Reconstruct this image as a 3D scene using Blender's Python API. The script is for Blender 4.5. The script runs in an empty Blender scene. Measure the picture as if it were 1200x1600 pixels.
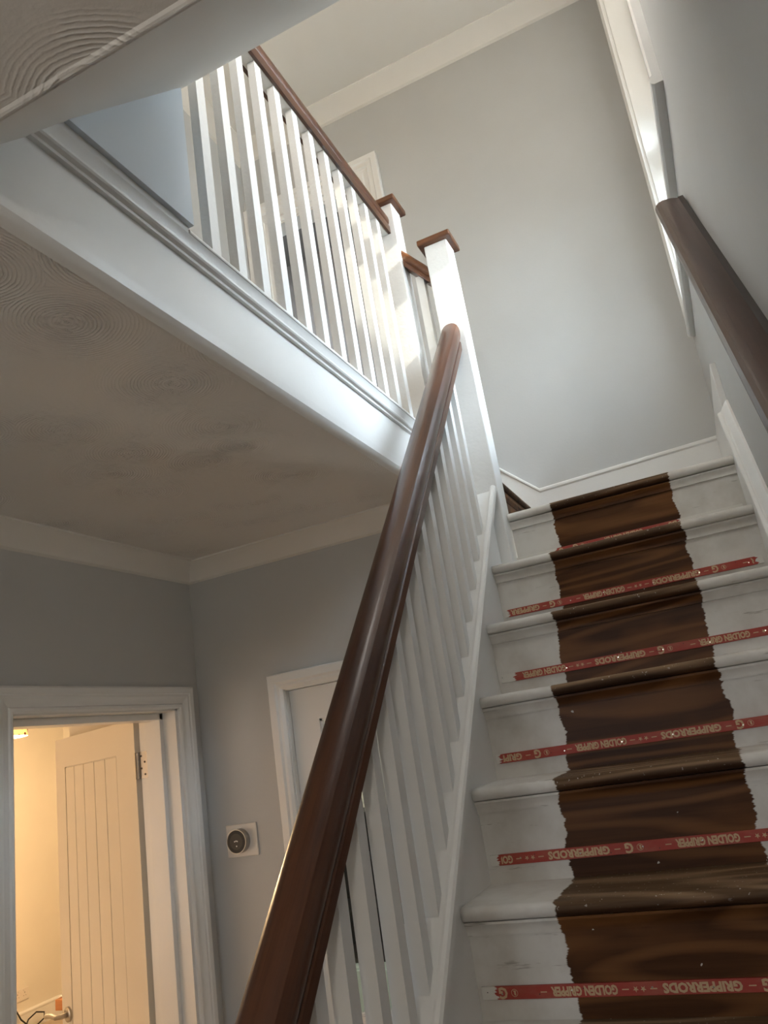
import bpy, math, random
from mathutils import Vector, Matrix

# ------------------------------------------------------------------ camera
sc = bpy.context.scene
COL = sc.collection
CAM_Z = 1.7176
cam_data = bpy.data.cameras.new("camera")
cam = bpy.data.objects.new("camera", cam_data)
COL.objects.link(cam)
# columns of R: world X, Y, Z axes seen in camera (x right, y down, z forward)
R = ((0.89893483, 0.41116727, -0.1511875),
     (-0.25318282, 0.20596621, -0.94523879),
     (-0.35751173, 0.88798615, 0.28925069))
cam.matrix_world = Matrix(((R[0][0], -R[1][0], -R[2][0], 0.0),
                           (R[0][1], -R[1][1], -R[2][1], 0.0),
                           (R[0][2], -R[1][2], -R[2][2], CAM_Z),
                           (0, 0, 0, 1)))
cam_data.sensor_fit = 'VERTICAL'
cam_data.sensor_height = 36.0
cam_data.sensor_width = 27.0
cam_data.lens = 1203.81 / 1600 * 36.0
cam_data.clip_start = 0.02
sc.camera = cam

# ------------------------------------------------------------------ sky, sun, exposure
sc.view_settings.view_transform = 'Standard'
sc.view_settings.look = 'None'
sc.view_settings.gamma = 1.0
sc.view_settings.use_curve_mapping = False
sc.view_settings.exposure = 0.72
w = bpy.data.worlds.new("sky")
sc.world = w
w.use_nodes = True
bg = w.node_tree.nodes["Background"]
_g = w.node_tree.nodes.new('ShaderNodeTexCoord')
_s = w.node_tree.nodes.new('ShaderNodeSeparateXYZ')
_r = w.node_tree.nodes.new('ShaderNodeValToRGB')
w.node_tree.links.new(_g.outputs['Generated'], _s.inputs[0])
_m = w.node_tree.nodes.new('ShaderNodeMapRange')
_m.inputs[1].default_value = -1.0
_m.inputs[2].default_value = 1.0
w.node_tree.links.new(_s.outputs[2], _m.inputs[0])
w.node_tree.links.new(_m.outputs[0], _r.inputs[0])
_e = _r.color_ramp.elements
_e[0].position, _e[0].color = 0.49, (0.20, 0.19, 0.16, 1)      # ground
_e[1].position, _e[1].color = 0.51, (0.90, 0.94, 1.0, 1)       # haze at the horizon
_t = _e.new(1.0)
_t.color = (0.62, 0.79, 1.0, 1)                                # blue overhead
w.node_tree.links.new(_r.outputs[0], bg.inputs[0])
bg.inputs[1].default_value = 25.0
SUN = Vector((-1.0, 0.19, -0.42))
sl = bpy.data.lights.new("sun", 'SUN')
sl.energy = 6.5
sl.angle = math.radians(0.6)
sl.color = (1.0, 0.93, 0.80)
so = bpy.data.objects.new("sun", sl)
COL.objects.link(so)
so.rotation_euler = SUN.to_track_quat('-Z', 'Y').to_euler()
so.location = (3, 1, 6)


def lamp(name, kind, loc, energy, color, size=0.1, rot=None, portal=False, size_y=None):
    l = bpy.data.lights.new(name, kind)
    l.energy = energy
    l.color = color
    if kind == 'AREA':
        l.size = size
        if size_y:
            l.shape = 'RECTANGLE'
            l.size_y = size_y
        if portal:
            l.cycles.is_portal = True
    elif kind == 'POINT':
        l.shadow_soft_size = size
    o = bpy.data.objects.new(name, l)
    COL.objects.link(o)
    o.location = loc
    if rot:
        o.rotation_euler = rot
    return o


# daylight portals at the stair window and the added front window opening
lamp("daylight_portal", 'AREA', (0.44, 2.33, 4.0), 1, (1, 1, 1), 1.3, (0, math.radians(90), 0), True, 1.9)
lamp("daylight_portal", 'AREA', (-0.95, -1.62, 1.925), 1, (1, 1, 1), 0.4, (math.radians(90), 0, 0), True, 0.35)
# assumed landing pendant out of sight, and added fill lights for hall, stairs and kitchen
lamp("hall_fill_light", 'POINT', (0.08, -0.75, 2.2), 9.5, (1.0, 0.91, 0.80), 0.08)  # added fill behind the camera, no fixture there
lamp("assumed_landing_bulb", 'POINT', (-1.45, 1.6, 4.6), 6, (1.0, 0.72, 0.42), 0.08)  # assumed from the warm light up here, no fixture built
lamp("stairwell_fill_light", 'POINT', (-0.28, 1.25, 3.70), 6.5, (1.0, 0.94, 0.87), 0.09)  # added fill to brighten the risers, nothing hangs here
lamp("kitchen_fill_light", 'POINT', (-1.6, 3.3, 2.1), 12, (1.0, 0.95, 0.82), 0.1)  # added fill in place of kitchen daylight

# ------------------------------------------------------------------ materials


def new_mat(name):
    m = bpy.data.materials.new(name)
    m.use_nodes = True
    nt = m.node_tree
    b = nt.nodes["Principled BSDF"]
    return m, nt, b


def N(nt, t, **kw):
    n = nt.nodes.new(t)
    for k, v in kw.items():
        setattr(n, k, v)
    return n


def L(nt, a, b):
    nt.links.new(a, b)


def math_n(nt, op, a, b=None, clamp=False):
    n = N(nt, 'ShaderNodeMath', operation=op)
    n.use_clamp = clamp
    for i, v in enumerate((a, b)):
        if v is None:
            continue
        if isinstance(v, (int, float)):
            n.inputs[i].default_value = v
        else:
            L(nt, v, n.inputs[i])
    return n.outputs[0]


def mix_n(nt, fac, a, b):
    n = N(nt, 'ShaderNodeMix', data_type='RGBA')
    for s, v in ((n.inputs[0], fac), (n.inputs[6], a), (n.inputs[7], b)):
        if isinstance(v, (int, float)):
            s.default_value = v
        elif isinstance(v, tuple):
            s.default_value = (*v, 1) if len(v) == 3 else v
        else:
            L(nt, v, s)
    return n.outputs[2]


def ramp_n(nt, src, lo, hi):
    n = N(nt, 'ShaderNodeMapRange')
    L(nt, src, n.inputs[0])
    n.inputs[1].default_value = lo
    n.inputs[2].default_value = hi
    return n.outputs[0]


def pos_n(nt, scale=(1, 1, 1), rot=(0, 0, 0)):
    g = N(nt, 'ShaderNodeNewGeometry')
    mp = N(nt, 'ShaderNodeMapping')
    L(nt, g.outputs['Position'], mp.inputs[0])
    mp.inputs['Rotation'].default_value = rot
    mp2 = N(nt, 'ShaderNodeMapping')
    L(nt, mp.outputs[0], mp2.inputs[0])
    mp2.inputs['Scale'].default_value = scale
    return mp2.outputs[0]


def noise_n(nt, vec, scale, detail=3, rough=0.55):
    n = N(nt, 'ShaderNodeTexNoise')
    L(nt, vec, n.inputs['Vector'])
    n.inputs['Scale'].default_value = scale
    n.inputs['Detail'].default_value = detail
    n.inputs['Roughness'].default_value = rough
    return n.outputs[0]


def bump_n(nt, b, height, dist, strength=1.0):
    n = N(nt, 'ShaderNodeBump')
    n.inputs['Strength'].default_value = strength
    n.inputs['Distance'].default_value = dist
    L(nt, height, n.inputs['Height'])
    L(nt, n.outputs[0], b.inputs['Normal'])


def paint(name, col, rough, var=0.03, bump=0.0006, bscale=40):
    m, nt, b = new_mat(name)
    p = pos_n(nt)
    nz = noise_n(nt, p, 2.5, 3)
    c2 = tuple(max(0, c * (1 - var * 2)) for c in col)
    L(nt, mix_n(nt, ramp_n(nt, nz, 0.35, 0.65), col, c2), b.inputs['Base Color'])
    b.inputs['Roughness'].default_value = rough
    if bump:
        bump_n(nt, b, noise_n(nt, p, bscale, 3), bump, 0.6)
    return m


M_WHITE = paint("white_gloss_paint", (0.80, 0.80, 0.785), 0.28, 0.02, 0.0008, 55)
M_POST = paint("brushed_white_paint", (0.80, 0.80, 0.785), 0.30, 0.03, 0.002, 60)
M_WALL = paint("grey_wall_paint", (0.52, 0.525, 0.52), 0.55, 0.02, 0.0006, 90)
M_BLUE = paint("pale_blue_wall_paint", (0.62, 0.68, 0.74), 0.5, 0.01, 0.0004, 90)
M_CEIL = paint("white_emulsion", (0.74, 0.72, 0.68), 0.7, 0.02, 0.0004, 60)
M_CREAM = paint("cream_wall_paint", (0.76, 0.73, 0.66), 0.6, 0.02, 0.0004, 60)
M_UNLIT = paint("unlit_room_tone", (0.10, 0.09, 0.08), 0.7, 0.05, 0.0)  # dark colour stands in for the lack of light in that room
M_FLOOR = paint("pale_oak_floor", (0.52, 0.43, 0.33), 0.5, 0.1, 0.0)


def swirl_material():
    m, nt, b = new_mat("swirl_artex_plaster")
    b.inputs['Base Color'].default_value = (0.72, 0.70, 0.67, 1)
    b.inputs['Roughness'].default_value = 0.36
    p = pos_n(nt, (1, 1, 0))
    wob = noise_n(nt, p, 14, 2)
    v = N(nt, 'ShaderNodeTexVoronoi', voronoi_dimensions='2D', feature='F1')
    L(nt, p, v.inputs['Vector'])
    v.inputs['Scale'].default_value = 3.7
    v.inputs['Randomness'].default_value = 0.85
    d = math_n(nt, 'ADD', v.outputs['Distance'], math_n(nt, 'MULTIPLY', wob, 0.035))
    fine = noise_n(nt, p, 90, 2)
    ring = math_n(nt, 'SINE', math_n(nt, 'ADD', math_n(nt, 'MULTIPLY', d, 235.0), math_n(nt, 'MULTIPLY', fine, 3.2)))
    ring = math_n(nt, 'POWER', math_n(nt, 'MULTIPLY_ADD', ring, 0.5), 2.0)
    ring.node.inputs[0].links[0].from_node.inputs[2].default_value = 0.5
    patch = ramp_n(nt, noise_n(nt, p, 12, 4, 0.65), 0.44, 0.62)
    edge = ramp_n(nt, v.outputs['Distance'], 0.62, 0.25)
    patch = math_n(nt, 'MAXIMUM', patch, 0.3)
    h1 = math_n(nt, 'MULTIPLY', math_n(nt, 'MULTIPLY', ring, patch), edge)
    blobn = ramp_n(nt, noise_n(nt, p, 75, 4, 0.65), 0.54, 0.66)
    core = ramp_n(nt, v.outputs['Distance'], 0.22, 0.05)
    h2 = math_n(nt, 'MULTIPLY', blobn, core)
    h = math_n(nt, 'ADD', math_n(nt, 'MULTIPLY', h1, 0.75), math_n(nt, 'MULTIPLY', h2, 1.2))
    h = math_n(nt, 'ADD', h, math_n(nt, 'MULTIPLY', noise_n(nt, p, 60, 3), 0.25))
    bump_n(nt, b, h, 0.0042, 0.9)
    return m


M_SWIRL = swirl_material()


def wood(name, rot, c_dark, c_mid, c_light, rough=0.33, axis='Y'):
    """polished timber, the grain runs along local Y after the rotation"""
    m, nt, b = new_mat(name)
    p = pos_n(nt, (28, 1.6, 28), rot)
    p2 = pos_n(nt, (5, 0.9, 5), rot)
    p3 = pos_n(nt, (160, 5, 160), rot)
    n1 = ramp_n(nt, noise_n(nt, p, 1.0, 4, 0.5), 0.25, 0.75)
    n2 = ramp_n(nt, noise_n(nt, p2, 1.6, 3), 0.35, 0.68)
    c = mix_n(nt, n1, c_dark, c_mid)
    c = mix_n(nt, math_n(nt, 'MULTIPLY', n2, 0.65), c, c_light)
    n3 = ramp_n(nt, noise_n(nt, p3, 1.0, 2), 0.45, 0.75)
    c = mix_n(nt, math_n(nt, 'MULTIPLY', n3, 0.45), c, c_dark)
    L(nt, c, b.inputs['Base Color'])
    b.inputs['Roughness'].default_value = rough
    b.inputs['Coat Weight'].default_value = 0.15
    b.inputs['Coat Roughness'].default_value = 0.25
    bump_n(nt, b, n3, 0.0004, 0.4)
    return m


RAKE = math.atan2(0.2, 0.18567)
MAH = ((0.030, 0.0085, 0.0038), (0.078, 0.025, 0.0095), (0.13, 0.046, 0.017))
M_RAIL = wood("stained_handrail_wood", (-RAKE, 0, 0), *MAH)
M_RAILY = wood("stained_landing_rail_wood", (0, 0, 0), *MAH)
M_CAP = wood("stained_cap_wood", (0, 0, math.radians(90)), (0.042, 0.013, 0.006), (0.125, 0.043, 0.017), (0.20, 0.078, 0.029))
M_WRAIL = wood("dark_wall_rail_wood", (-RAKE, 0, 0), (0.030, 0.012, 0.008), (0.065, 0.028, 0.018), (0.09, 0.040, 0.025), 0.35)
M_UNDER = wood("shaded_underside_wood", (-RAKE, 0, 0), (0.008, 0.0045, 0.0035), (0.016, 0.009, 0.007), (0.024, 0.013, 0.010), 0.45)  # darkened wood stands in for the unlit underside of the wall rail
M_TABLE = wood("pine_table_wood", (0, 0, math.radians(90)), (0.25, 0.09, 0.03), (0.4, 0.16, 0.06), (0.5, 0.22, 0.09), 0.4)


def stair_wood(name, tread, axis='x'):
    """bare stained timber up the middle, brushed white paint at both ends (paint edge follows x)"""
    m, nt, b = new_mat(name)
    g = N(nt, 'ShaderNodeNewGeometry')
    sx = N(nt, 'ShaderNodeSeparateXYZ')
    L(nt, g.outputs['Position'], sx.inputs[0])
    x = sx.outputs[0] if axis == 'x' else sx.outputs[1]
    brush = noise_n(nt, pos_n(nt, (9, 150, 150)), 1.0, 3, 0.6)
    slow = noise_n(nt, pos_n(nt, (0.5, 14, 14)), 1.0, 2)
    wob = math_n(nt, 'ADD', math_n(nt, 'MULTIPLY_ADD', brush, 0.016), math_n(nt, 'MULTIPLY_ADD', slow, 0.035))
    for nd in (wob.node.inputs[0].links[0].from_node, wob.node.inputs[1].links[0].from_node):
        nd.inputs[2].default_value = -0.5 * nd.inputs[1].default_value
    if axis == 'x':
        a = math_n(nt, 'SUBTRACT', math_n(nt, 'ADD', x, wob), -0.412)
        c = math_n(nt, 'SUBTRACT', -0.034, math_n(nt, 'ADD', x, math_n(nt, 'MULTIPLY', wob, 1.15)))
        inside = math_n(nt, 'MINIMUM', a, c)
    else:
        inside = math_n(nt, 'SUBTRACT', 3.17, math_n(nt, 'ADD', x, wob))
    mask = ramp_n(nt, inside, -0.0015, 0.0015)
    # timber
    gv = pos_n(nt, (1.3, 34, 34)) if axis == 'x' else pos_n(nt, (34, 1.3, 34))
    gr = noise_n(nt, gv, 1.0, 5, 0.62)
    fld = noise_n(nt, pos_n(nt, (0.9, 6.5, 6.5)), 1.0, 2, 0.35)
    con = math_n(nt, 'SINE', math_n(nt, 'MULTIPLY', fld, 62.0))
    con = ramp_n(nt, con, -0.2, 1.0)
    tone = math_n(nt, 'ADD', math_n(nt, 'MULTIPLY', gr, 0.6), math_n(nt, 'MULTIPLY', con, 0.32))
    tone = ramp_n(nt, tone, 0.25, 0.75)
    if tread:
        wd = mix_n(nt, tone, (0.095, 0.055, 0.027), (0.30, 0.20, 0.12))
        spk = noise_n(nt, pos_n(nt, (1, 1, 1)), 150, 1)
        wd = mix_n(nt, math_n(nt, 'MULTIPLY', ramp_n(nt, spk, 0.70, 0.74), 0.7), wd, (0.62, 0.58, 0.52))
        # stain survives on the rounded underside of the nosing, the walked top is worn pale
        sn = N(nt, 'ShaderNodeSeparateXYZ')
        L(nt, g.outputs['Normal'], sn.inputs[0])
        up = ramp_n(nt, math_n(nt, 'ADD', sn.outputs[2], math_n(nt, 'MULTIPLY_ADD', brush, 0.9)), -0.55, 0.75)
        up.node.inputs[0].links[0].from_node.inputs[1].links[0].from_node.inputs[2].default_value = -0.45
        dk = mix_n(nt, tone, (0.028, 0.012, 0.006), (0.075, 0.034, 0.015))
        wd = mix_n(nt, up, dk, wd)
        rough = 0.6
    else:
        wd = mix_n(nt, tone, (0.048, 0.018, 0.0065), (0.175, 0.076, 0.027))
        blot = ramp_n(nt, noise_n(nt, pos_n(nt, (3, 7, 7)), 1.0, 3), 0.5, 0.75)
        wd = mix_n(nt, math_n(nt, 'MULTIPLY', blot, 0.55), wd, (0.20, 0.080, 0.024))
        spk = noise_n(nt, pos_n(nt, (1, 1, 1)), 42, 2)
        wd = mix_n(nt, ramp_n(nt, spk, 0.755, 0.765), wd, (0.6, 0.57, 0.52))
        rough = 0.42
    b.inputs['Specular IOR Level'].default_value = 0.14
    # old white paint with scuffs
    sc_n = noise_n(nt, pos_n(nt, (6, 60, 60)), 1.0, 4, 0.65)
    dirt = noise_n(nt, pos_n(nt, (9, 9, 9)), 1.0, 4, 0.6)
    wp = mix_n(nt, ramp_n(nt, dirt, 0.4, 0.75), (0.69, 0.675, 0.64), (0.54, 0.51, 0.465))
    wp = mix_n(nt, math_n(nt, 'MULTIPLY', ramp_n(nt, sc_n, 0.655, 0.70), 0.6), wp, (0.25, 0.22, 0.19))
    L(nt, mix_n(nt, mask, wp, wd), b.inputs['Base Color'])
    b.inputs['Roughness'].default_value = rough
    h = math_n(nt, 'ADD', math_n(nt, 'MULTIPLY', mask, -0.6), math_n(nt, 'MULTIPLY', sc_n, 0.5))
    bump_n(nt, b, h, 0.0009, 0.7)
    return m


M_RISER = stair_wood("riser_timber_and_paint", False)
M_TREAD = stair_wood("tread_timber_and_paint", True)
M_RISER2 = stair_wood("turning_riser_timber", False, 'y')
M_TREAD2 = stair_wood("turning_tread_timber", True, 'y')


def simple(name, col, rough=0.5, metal=0.0):
    m, nt, b = new_mat(name)
    b.inputs['Base Color'].default_value = (*col, 1)
    b.inputs['Roughness'].default_value = rough
    b.inputs['Metallic'].default_value = metal
    return m


M_LETTER = simple("cream_ink", (0.56, 0.40, 0.24), 0.7)
M_NAIL = simple("bright_steel", (0.8, 0.76, 0.66), 0.25, 1.0)
M_STEEL = simple("brushed_steel", (0.42, 0.40, 0.37), 0.4, 1.0)
M_BLACK = simple("black_plastic", (0.012, 0.011, 0.010), 0.5)
M_DGREY = simple("dark_grey_screen", (0.045, 0.038, 0.032), 0.5)
M_MARK = simple("white_print", (0.75, 0.74, 0.7), 0.5)
M_PLATE = simple("white_plastic", (0.72, 0.68, 0.63), 0.35)
M_RED = simple("red_enamel", (0.4, 0.02, 0.02), 0.4)
M_CUP = simple("aqua_white_laminate", (0.62, 0.72, 0.70), 0.35)


def rod_mat(name, xl, xr):
    m, nt, b = new_mat(name)
    g = N(nt, 'ShaderNodeNewGeometry')
    s = N(nt, 'ShaderNodeSeparateXYZ')
    L(nt, g.outputs['Position'], s.inputs[0])
    nz = noise_n(nt, pos_n(nt, (14, 160, 160)), 1.0, 3)
    x = math_n(nt, 'ADD', s.outputs[0], math_n(nt, 'MULTIPLY_ADD', nz, 0.045))
    x.node.inputs[1].links[0].from_node.inputs[2].default_value = -0.0225
    ins = math_n(nt, 'MINIMUM', math_n(nt, 'SUBTRACT', x, xl), math_n(nt, 'SUBTRACT', xr, x))
    wear = ramp_n(nt, noise_n(nt, pos_n(nt, (20, 60, 60)), 1.0, 4), 0.45, 0.72)
    red = mix_n(nt, wear, (0.36, 0.042, 0.028), (0.37, 0.095, 0.06))
    L(nt, mix_n(nt, ramp_n(nt, ins, -0.001, 0.001), (0.68, 0.665, 0.62), red), b.inputs['Base Color'])
    b.inputs['Roughness'].default_value = 0.6
    return m


def glass(name, clear=True, tint=(1, 1, 1)):
    m, nt, b = new_mat(name)
    nt.nodes.remove(b)
    out = nt.nodes["Material Output"]
    gl = N(nt, 'ShaderNodeBsdfGlossy')
    gl.inputs['Roughness'].default_value = 0.02
    if clear:
        tr = N(nt, 'ShaderNodeBsdfTransparent')
    else:
        tr = N(nt, 'ShaderNodeBsdfTranslucent')
    tr.inputs['Color'].default_value = (*tint, 1)
    fr = N(nt, 'ShaderNodeFresnel')
    fr.inputs['IOR'].default_value = 1.45
    mx = N(nt, 'ShaderNodeMixShader')
    fac = math_n(nt, 'MULTIPLY', fr.outputs[0], 0.9)
    L(nt, fac, mx.inputs[0])
    L(nt, tr.outputs[0], mx.inputs[1])
    L(nt, gl.outputs[0], mx.inputs[2])
    L(nt, mx.outputs[0], out.inputs[0])
    return m


M_GLASS = glass("clear_glass", True, (0.95, 0.97, 0.96))
M_FROST = glass("cream_obscured_glass", False, (0.40, 0.37, 0.33))


def shade_mat():
    m, nt, b = new_mat("floral_lampshade_fabric")
    v = N(nt, 'ShaderNodeTexVoronoi', feature='F1')
    L(nt, pos_n(nt), v.inputs['Vector'])
    v.inputs['Scale'].default_value = 22
    dots = ramp_n(nt, math_n(nt, 'ADD', v.outputs['Distance'], math_n(nt, 'MULTIPLY', noise_n(nt, pos_n(nt), 30, 2), 0.3)), 0.50, 0.44)
    c = mix_n(nt, dots, (0.85, 0.72, 0.52), (0.09, 0.03, 0.015))
    L(nt, c, b.inputs['Base Color'])
    tr = N(nt, 'ShaderNodeBsdfTranslucent')
    L(nt, c, tr.inputs['Color'])
    mx = N(nt, 'ShaderNodeMixShader')
    mx.inputs[0].default_value = 0.25
    L(nt, b.outputs[0], mx.inputs[1])
    L(nt, tr.outputs[0], mx.inputs[2])
    L(nt, mx.outputs[0], nt.nodes["Material Output"].inputs[0])
    return m


M_SHADE = shade_mat()

# ------------------------------------------------------------------ mesh helpers


def lean(x, z):
    return x + 0.02 * max(0.0, z - 2.70)


class MB:
    def __init__(s):
        s.v, s.f = [], []

    def add(s, vs, fs):
        o = len(s.v)
        s.v += [tuple(p) for p in vs]
        s.f += [tuple(i + o for i in f) for f in fs]
        return s

    def box(s, x0, x1, y0, y1, z0, z1):
        vs = [(x, y, z) for x in (x0, x1) for y in (y0, y1) for z in (z0, z1)]
        return s.add(vs, [(0, 1, 3, 2), (4, 6, 7, 5), (0, 4, 5, 1), (2, 3, 7, 6), (0, 2, 6, 4), (1, 5, 7, 3)])

    def prism(s, poly, axis, a, b):
        """poly: 2-D points in the two remaining axes (xyz order), extruded along axis from a to b"""
        def P(t, q):
            return {'x': (t, q[0], q[1]), 'y': (q[0], t, q[1]), 'z': (q[0], q[1], t)}[axis]
        n = len(poly)
        vs = [P(a, q) for q in poly] + [P(b, q) for q in poly]
        fs = [(i, (i + 1) % n, n + (i + 1) % n, n + i) for i in range(n)]
        fs += [tuple(range(n))[::-1], tuple(range(n, 2 * n))]
        return s.add(vs, fs)

    def sweep(s, prof, p0, p1, right, up):
        """profile (r,u) swept straight from p0 to p1"""
        p0, p1, right, up = map(Vector, (p0, p1, right, up))
        n = len(prof)
        vs = [p0 + right * r + up * u for r, u in prof] + [p1 + right * r + up * u for r, u in prof]
        fs = [(i, (i + 1) % n, n + (i + 1) % n, n + i) for i in range(n)]
        fs += [tuple(range(n))[::-1], tuple(range(n, 2 * n))]
        return s.add(vs, fs)

    def cyl(s, c, axis, r, h0, h1, n=24, r2=None):
        r2 = r if r2 is None else r2
        c = Vector(c)
        ax = {'x': Vector((1, 0, 0)), 'y': Vector((0, 1, 0)), 'z': Vector((0, 0, 1))}[axis]
        u = {'x': Vector((0, 1, 0)), 'y': Vector((1, 0, 0)), 'z': Vector((1, 0, 0))}[axis]
        v = ax.cross(u)
        vs = []
        for h, rr in ((h0, r), (h1, r2)):
            vs += [c + ax * h + (u * math.cos(2 * math.pi * i / n) + v * math.sin(2 * math.pi * i / n)) * rr for i in range(n)]
        fs = [(i, (i + 1) % n, n + (i + 1) % n, n + i) for i in range(n)] + [tuple(range(n))[::-1], tuple(range(n, 2 * n))]
        return s.add(vs, fs)

    def ring(s, c, axis, ro, ri, h0, h1, n=36):
        c = Vector(c)
        ax = {'y': Vector((0, 1, 0)), 'z': Vector((0, 0, 1))}[axis]
        u = Vector((1, 0, 0))
        v = ax.cross(u)
        vs = []
        for h, rr in ((h0, ro), (h1, ro), (h1, ri), (h0, ri)):
            vs += [c + ax * h + (u * math.cos(2 * math.pi * i / n) + v * math.sin(2 * math.pi * i / n)) * rr for i in range(n)]
        fs = []
        for k in range(4):
            a, b = k * n, ((k + 1) % 4) * n
            fs += [(a + i, a + (i + 1) % n, b + (i + 1) % n, b + i) for i in range(n)]
        return s.add(vs, fs)

    def tube(s, pts, r, n=8):
        pts = [Vector(p) for p in pts]
        o = len(s.v)
        for i, p in enumerate(pts):
            t = (pts[min(i + 1, len(pts) - 1)] - pts[max(i - 1, 0)]).normalized()
            a = t.cross(Vector((0.13, 0.2, 1))).normalized()
            b = t.cross(a)
            s.v += [tuple(p + (a * math.cos(2 * math.pi * k / n) + b * math.sin(2 * math.pi * k / n)) * r) for k in range(n)]
        for i in range(len(pts) - 1):
            s.f += [(o + i * n + k, o + i * n + (k + 1) % n, o + (i + 1) * n + (k + 1) % n, o + (i + 1) * n + k) for k in range(n)]
        s.f += [tuple(o + k for k in range(n))[::-1], tuple(o + (len(pts) - 1) * n + k for k in range(n))]
        return s

    def leaned(s):
        s.v = [(lean(x, z), y, z) for x, y, z in s.v]
        return s

    def mesh(s, name, mat, off=(0, 0, 0), smooth=False):
        me = bpy.data.meshes.new(name)
        me.from_pydata([(x - off[0], y - off[1], z - off[2]) for x, y, z in s.v], [], s.f)
        import bmesh
        bm = bmesh.new()
        bm.from_mesh(me)
        bmesh.ops.recalc_face_normals(bm, faces=bm.faces)
        bm.to_mesh(me)
        bm.free()
        me.materials.append(mat)
        if smooth:
            me.shade_smooth()
            me.set_sharp_from_angle(angle=math.radians(24))
        return me


ORG = {}


def put(name, mb, mat, parent=None, bevel=0.0, smooth=False, seg=2, label=None, origin=None):
    off = ORG[parent.name] if parent else (origin or (0, 0, 0))
    me = mb.mesh(name, mat, off, smooth)
    o = bpy.data.objects.new(name, me)
    COL.objects.link(o)
    if parent:
        o.parent = parent
        ORG[o.name] = off
    else:
        o.location = off
        ORG[o.name] = off
    if bevel:
        md = o.modifiers.new("soft_edges", 'BEVEL')
        md.width = bevel
        md.segments = seg
        md.limit_method = 'ANGLE'
        md.angle_limit = math.radians(40)
    if smooth:
        md = o.modifiers.new("even_shading", 'WEIGHTED_NORMAL')
        md.keep_sharp = True
    if label:
        o["label"] = label
    return o


def thing(name, loc, label, cat, group=None):
    o = bpy.data.objects.new(name, None)
    o.empty_display_size = 0.1
    COL.objects.link(o)
    o.location = loc
    ORG[o.name] = tuple(loc)
    tag(o, label, cat, group)
    return o


def tag(o, label, cat, group=None):
    o["label"] = label
    o["category"] = cat
    if group:
        o["group"] = group
    return o


def struct(o, label=None, cat=None):
    o["kind"] = "structure"
    if label:
        o["label"] = label
    if cat:
        o["category"] = cat
    return o


def sroot(name, loc, label, cat):
    o = thing(name, loc, label, cat)
    o["kind"] = "structure"
    return o


def copies(o, parent, locs):
    """linked copies of a part under the same parent"""
    for l in locs:
        c = o.copy()
        COL.objects.link(c)
        c.parent = parent
        c.location = l


def wall_holes(mb, axis, t0, t1, u0, u1, z0, z1, holes):
    """wall normal to axis ('x' or 'y'), thickness t0..t1, extent u0..u1, with rectangular holes (ua,ub,za,zb)"""
    us = sorted({u0, u1, *[h[0] for h in holes], *[h[1] for h in holes]})
    zs = sorted({z0, z1, *[h[2] for h in holes], *[h[3] for h in holes]})
    for a, b in zip(us, us[1:]):
        if a < u0 or b > u1:
            continue
        for c, d in zip(zs, zs[1:]):
            if c < z0 or d > z1:
                continue
            m = ((a + b) / 2, (c + d) / 2)
            if any(h[0] < m[0] < h[1] and h[2] < m[1] < h[3] for h in holes):
                continue
            if axis == 'x':
                mb.box(t0, t1, a, b, c, d)
            else:
                mb.box(a, b, t0, t1, c, d)
    return mb


# ------------------------------------------------------------------ key dimensions (metres)
XS, XW = -0.597, 0.1863          # inner face of the outer string, right wall
FAR = 3.2238                     # far wall of the stairwell
XL_UP, XL = -1.8507, -1.906      # left wall of the landing, left wall of the hall
YE = 2.514                       # end wall of the hall (thermostat wall)
ZC = 2.535                       # hall ceiling
ZT = 5.113                       # landing ceiling
ZF = 2.80                        # landing floor
XF = -0.789                      # face of landing edge
GO, RI = 0.18567, 0.2
SLOPE = RI / GO


def nose(k):
    return 2.4716 - GO * k, 2.4 - RI * k


def nz(y):
    """height of the line of nosings"""
    return 2.4 + (y - 2.4716) * SLOPE


# ------------------------------------------------------------------ setting
struct(put("floor", MB().box(-6.5, 0.45, -1.6, 7.0, -0.06, 0.0), M_FLOOR), "brown wooden hall floor below the stairs", "floor")
mb = MB().prism([(-2.06, -1.6), (0.2, -1.6), (0.2, 0.561), (-0.813, 0.561), (-0.813, YE + 0.05), (-2.06, YE + 0.05)], 'z', ZC, 2.60)
ceil = struct(put("ceiling", mb, M_SWIRL), "low hall ceiling of swirled textured plaster", "ceiling")
struct(put("floor_landing", MB().box(-1.98, -0.842, 1.0, FAR + 0.1, 2.60, ZF), M_FLOOR), "landing floor above the hall ceiling", "floor")
struct(put("ceiling_landing", MB().box(-1.98, 0.45, 0.9, FAR + 0.12, ZT, ZT + 0.1), M_CEIL), "smooth cream landing ceiling high above the stairs", "ceiling")

# right wall with the stair window (upper part leans a little)
WY0, WY1, WZ0, WZ1 = 1.70, 2.96, 3.085, 4.95
mb = wall_holes(MB(), 'x', XW, XW + 0.24, -1.6, FAR + 0.12, 0.0, 2.70, [])
m2 = wall_holes(MB(), 'x', XW, XW + 0.24, -1.6, FAR + 0.12, 2.70, ZT + 0.1, [(WY0, WY1, WZ0, WZ1)])
m2.leaned()
mb.add(m2.v, m2.f)
struct(put("wall_right", mb, M_WALL), "pale grey wall beside the stairs with the tall window", "wall")

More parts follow.
